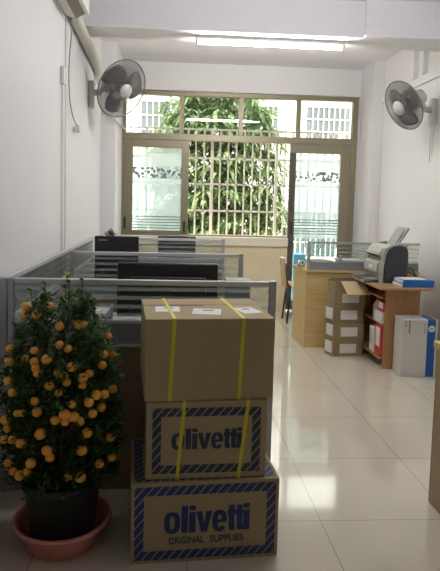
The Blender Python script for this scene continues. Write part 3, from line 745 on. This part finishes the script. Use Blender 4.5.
# ------------------------------------------------------------------ small cartons
lab = ['lowest small kraft carton with paper labels on the floor by the oak desk', 'second small kraft carton from the floor in the pile by the printer table',
       'third small kraft carton from the floor in the pile by the printer table', 'topmost small kraft carton, open with one flap folded out']
for k in range(4):
    t = thing('small_carton', lab[k], 'carton', (1.487+[0, .004, -.003, .006][k], 5.017+[0, .003, .0, .005][k], k*.1565), math.radians([4.5, 3, 5, 4][k]), 'small cartons piled by the printer table')
    W, D, Hh = .29, .30, .155
    PL = [(0, 0, 0), (W, 0, 0), (W, .26, 0), (.05, .26, 0), (-.030, .12, 0)]
    if k == 3: Hh = .225
    if k < 3:
        MB().prism(PL, (0, 0, Hh)).build('body', M_cardold, t, bevel=.003)
    else:
        th = .006
        b = MB(); b.prism(PL, (0, 0, th))
        for i in range(5):
            p, q = Vector(PL[i]), Vector(PL[(i+1) % 5]); inn = Vector((0, 0, 1)).cross(q-p).normalized()*th
            b.prism([p+Vector((0, 0, th)), q+Vector((0, 0, th)), q+inn+Vector((0, 0, th)), p+inn+Vector((0, 0, th))], (0, 0, Hh-th))
        b.build('body', M_cardold, t)
        MB().prism([(.05, -.001, Hh), (W-.03, -.001, Hh), (W-.015, -.15, Hh-.10), (.06, -.15, Hh-.10)], (0, 0, .005)).build('flap', M_flap, t)
        MB().prism([(.05, .262, Hh), (W, .262, Hh), (W, .29, Hh-.1), (.05, .29, Hh-.1)], (0, .004, 0)).build('flap', M_cardold, t)
    MB().box((.07, -.0015, .03), (.23, -.0004, .115)).build('paper_label', M_paper, t)
    if k < 3:
        # label on the slanted flank facing the aisle
        d = Vector((-.03, .12, 0)); nrm = Vector((-.12, -.03, 0)).normalized()*.0012
        p = [Vector((0, 0, .03))+d*.1, Vector((0, 0, .03))+d*.95, Vector((0, 0, .135))+d*.95, Vector((0, 0, .135))+d*.1]
        MB().prism([q+nrm*.3 for q in p], nrm).build('paper_label', M_paper, t)

# ------------------------------------------------------------------ printer table
tb = thing('printer_table', 'orange-brown computer table carrying the laser printer', 'table', (1.72, 4.50, 0))
MB().box((0, 0, .70), (.465, .76, .722)).build('tabletop', M_tablex, tb, bevel=.003)
MB().box((.10, .14, 0), (.40, .162, .70)).build('side_panel', M_table, tb, bevel=.002)
MB().box((.10, .72, 0), (.40, .742, .70)).build('side_panel', M_table, tb, bevel=.002)
MB().box((.385, .162, .098), (.40, .72, .70)).build('back_panel', M_table, tb)
MB().box((.07, .162, .078), (.385, .72, .098)).build('bottom_shelf', M_table, tb)
MB().box((.09, .162, .37), (.385, .72, .385)).build('shelf', M_table, tb)
MB().box((.075, .165, .60), (.36, .70, .615)).build('keyboard_tray', M_tablex, tb, bevel=.002)
def shelfbox(x, y, z, w, d, h, m, label, m2=None, name='supply_box'):
    t = thing(name, label, 'box', (x, y, z), 0, 'supply boxes inside the printer table')
    MB().box((0, 0, 0), (w, d, h)).build('body', m, t, bevel=.002)
    if m2: MB().box((-.0012, d*.15, h*.3), (-.0002, d*.85, h*.92)).build('label_panel', m2, t)
shelfbox(1.80, 4.668, .099, .22, .13, .265, M_red, 'tall red box with a white panel on the bottom shelf of the printer table', M_paper)
shelfbox(1.795, 4.815, .099, .22, .11, .22, M_white, 'white box behind the tall red box on the bottom shelf', M_boxgrey)
shelfbox(1.80, 4.668, .386, .20, .17, .095, M_white, 'white box lying on the upper shelf of the printer table', M_paper)
shelfbox(1.815, 4.668, .482, .19, .14, .085, M_red, 'red and white box lying on the white box on the upper shelf', M_paper)
t = thing('plastic_jug', 'pale plastic jug with a red cap at the back of the upper shelf', 'bottle', (1.86, 4.90, .386), 0)
MB().lathe([(0, 0), (.045, 0), (.05, .02), (.05, .12), (.025, .16), (.02, .17), (.02, .185), (0, .185)], n=24).build('body', M_lgrey, t, smooth=True)
MB().lathe([(.022, .17), (.022, .20), (0, .20)], n=20).build('cap', M_red, t, smooth=True)

# ------------------------------------------------------------------ printer
pr_ = thing('laser_printer', 'grey and charcoal laser printer on the orange-brown table', 'printer', (1.775, 4.765, .7225))
Zk = 1.10
M_putty = mat('printer_putty', (.40, .40, .365), .42, var=.03)
side = [(.062, 0, 0), (.27, 0, 0), (.275, 0, .20), (.270, 0, .262), (.250, 0, .290), (.205, 0, .300), (.14, 0, .290), (.095, 0, .262), (.078, 0, .225), (.068, 0, .15)]
band = [(.03, 0, 0), (.30, 0, 0), (.285, 0, 0)]
arch = [(.028, 0), (.028, .10), (.040, .18), (.046, .235), (.064, .275), (.12, .303), (.20, .318), (.262, .306), (.262, .290), (.205, .303), (.14, .293), (.095, .265), (.076, .228), (.064, .15), (.058, .1), (.058, 0)]
for y0 in (0, .345):
    MB().prism([(x, y0, z*Zk) for x, y, z in side], (0, .022, 0)).build('side_cover', M_dgrey, pr_, bevel=.004)
    MB().prism([(x, y0-.004 if y0 == 0 else y0, z*Zk) for x, z in arch], (0, .026, 0)).build('trim_band', M_putty, pr_, bevel=.002)
bd = MB(); bd.prism([(x, .0225, z*Zk) for x, z in [(.035, .0), (.265, 0), (.265, .289), (.12, .296), (.055, .275), (.02, .235), (.01, .225), (.05, .20), (.05, .17), (.005, .155), (.0, .08), (.03, .075)]], (0, .322, 0)); bd.build('body', M_putty, pr_, bevel=.004)
MB().box((.02, .05, .225), (.052, .32, .262)).build('output_slot', M_black, pr_)
MB().box((-.004, .10, .115), (.004, .20, .145)).build('control_panel', M_white, pr_, bevel=.003)
tr_ = MB(); tr_.prism([(-.105, .03, .002), (.05, .03, .002), (.05, .03, .03), (-.105, .03, .018)], (0, .30, 0)); tr_.box((-.105, .03, .004), (.03, .042, .045)); tr_.box((-.105, .318, .004), (.03, .33, .045)); tr_.build('paper_tray', M_putty, pr_, bevel=.003)
MB().prism([(-.11, .10, .022), (.03, .10, .034), (.03, .10, .042), (-.11, .10, .03)], (0, .17, 0)).build('tray_insert', M_dgrey, pr_)
MB().prism([(.17, .05, .305), (.19, .05, .305), (.30, .05, .475), (.285, .05, .485)], (0, .24, 0)).build('paper_support', M_grey, pr_, bevel=.004)
MB().prism([(.165, .08, .305), (.17, .08, .302), (.262, .08, .46), (.257, .08, .465)], (0, .19, 0)).build('paper_guide', M_grey, pr_, bevel=.002)
cb = MB(); cb.tube(sm([(.27, .12, .06), (.33, .10, .09), (.37, .06, .06), (.42, .02, .02), (.43, .05, .006)]), .006, n=6); cb.tube(sm([(.27, .16, .10), (.35, .12, .12), (.40, .1, .05), (.45, .08, .006)]), .006, n=6)
cb.build('cable', M_black, pr_, smooth=True)
t = thing('document_feeder', 'grey scanner flap unit standing behind the laser printer', 'scanner', (1.83, 5.16, .722))
MB().box((.0, 0, 0), (.26, .075, .25)).build('body', M_grey, t, bevel=.008)
MB().prism([(.01, .01, .25), (.25, .01, .25), (.20, .01, .335), (.06, .01, .33)], (0, .05, 0)).build('flap', M_grey, t, bevel=.004)
# binders
for k, (x, y, z, rz, lb) in enumerate(((1.915, 4.535, .722, .03, 'lower blue binder lying on the printer table edge'), (1.925, 4.55, .752, -.02, 'upper blue binder with white papers, on top of the other binder'))):
    t = thing('binder', lb, 'binder', (x, y, z), rz, 'blue binders on the printer table')
    cv = MB(); cv.box((0, 0, 0), (.265, .20, .003)); cv.box((0, 0, .027), (.265, .20, .03)); cv.box((0, 0, 0), (.265, .004, .03)); cv.build('cover', M_blueplastic, t)
    MB().box((-.006, .006, .004), (.255, .19, .026)).build('pages', M_paper, t)
tag(MB().box((1.935, 4.565, .7825), (2.13, 4.72, .786)).build('paper_sheet', M_paper), 'white sheets lying on the upper blue binder', 'papers')

# ------------------------------------------------------------------ pale carton with the blue side
t = thing('printer_carton', 'tall pale grey carton with a blue stripe and round white hp logo', 'carton', (1.893, 4.435, 0), math.radians(-1))
W, D, Hh = .29, .185, .476
MB().box((0, 0, 0), (W, D, Hh)).build('body', M_boxgrey, t, bevel=.004)
MB().box((.205, -.001, .0005), (.272, 0, Hh-.001)).build('blue_stripe', M_hpblue, t)
MB().box((.205, 0, Hh), (.272, D, Hh+.001)).build('blue_stripe', M_hpblue, t)
lg = MB(); lg.lathe([(0, 0), (.027, 0), (.027, .0012), (0, .0012)], n=40, M=Matrix.Rotation(PI/2, 4, 'X')); lg.build('round_logo', M_white, t, loc=(.239, -.0012, .40))
text('hp', .034, M_hpblue, t, (.221, -.0028, .381), (PI/2, 0, 0), bold=.0006, name='logo_lettering', width=.034, shear=.3)
text('LaserJet', .020, M_black, t, (.045, -.0012, Hh-.015), (PI/2, PI/2, 0), bold=.0006, name='side_lettering', width=.105)
text('hp', .012, M_black, t, (.018, -.0012, Hh-.02), (PI/2, PI/2, 0), bold=.0003, name='side_lettering', width=.05)
text('toner', .012, M_ink, t, (.175, -.0012, Hh-.03), (PI/2, PI/2, 0), bold=.0003, name='side_lettering', width=.09)

# ------------------------------------------------------------------ desk at the near right edge
t = thing('wooden_desk', 'olive-brown wooden desk at the near edge of the aisle, only its end showing', 'desk', (1.24, 2.515, 0))
MB().box((0, -1.2, 0), (.022, 0, .745)).build('side_panel', M_olive, t, bevel=.002)
MB().box((.022, -.022, .0), (.75, 0, .745)).build('end_panel', M_olive, t, bevel=.002)
MB().box((-.012, -1.22, .745), (.78, .012, .775)).build('desktop', M_oak, t, bevel=.003)
MB().box((.728, -1.2, 0), (.75, -.022, .745)).build('side_panel', M_olive, t, bevel=.002)

# ------------------------------------------------------------------ light, world, camera
sun = bpy.data.lights.new('sun', 'SUN'); sun.energy = 10; sun.angle = .02; sun.color = (1, .96, .88)
so = bpy.data.objects.new('sun', sun); C.objects.link(so)
d = Vector((.26, .22, -.94)); so.rotation_euler = d.to_track_quat('-Z', 'Y').to_euler(); so.location = (0, 0, 8)
w = bpy.data.worlds.new('World'); S.world = w; w.use_nodes = True
bg = w.node_tree.nodes['Background']; bg.inputs[0].default_value = (1, .98, .92, 1); bg.inputs[1].default_value = 7
cam = bpy.data.cameras.new('camera'); co = bpy.data.objects.new('camera', cam); C.objects.link(co)
P, YW, RL, FX, CX, CY = 0.08045711, 0.06326834, 0.02447308, 565.0, 207.799, 246.299
fw = Vector((math.sin(YW)*math.cos(P), math.cos(YW)*math.cos(P), -math.sin(P))); r0 = Vector((math.cos(YW), -math.sin(YW), 0)); u0 = r0.cross(fw)
rt = r0*math.cos(RL)+u0*math.sin(RL); up = -r0*math.sin(RL)+u0*math.cos(RL)
mw = Matrix.Identity(4)
for i in range(3): mw[i][0], mw[i][1], mw[i][2] = rt[i], up[i], -fw[i]
mw[2][3] = 1.4
co.matrix_world = mw
cam.sensor_fit = 'HORIZONTAL'; cam.sensor_width = 36; cam.lens = FX/440*36
cam.shift_x = (220-CX)/440; cam.shift_y = (CY-285.5)/440
cam.clip_start = .05
S.camera = co
S.view_settings.view_transform = 'Standard'; S.view_settings.look = 'None'
S.view_settings.exposure = 0; S.view_settings.gamma = 1
S.view_settings.use_curve_mapping = False
S.cycles.max_bounces = 10; S.cycles.diffuse_bounces = 6; S.cycles.transparent_max_bounces = 24
S.cycles.caustics_reflective = False; S.cycles.caustics_refractive = False
S.cycles.sample_clamp_indirect = 6
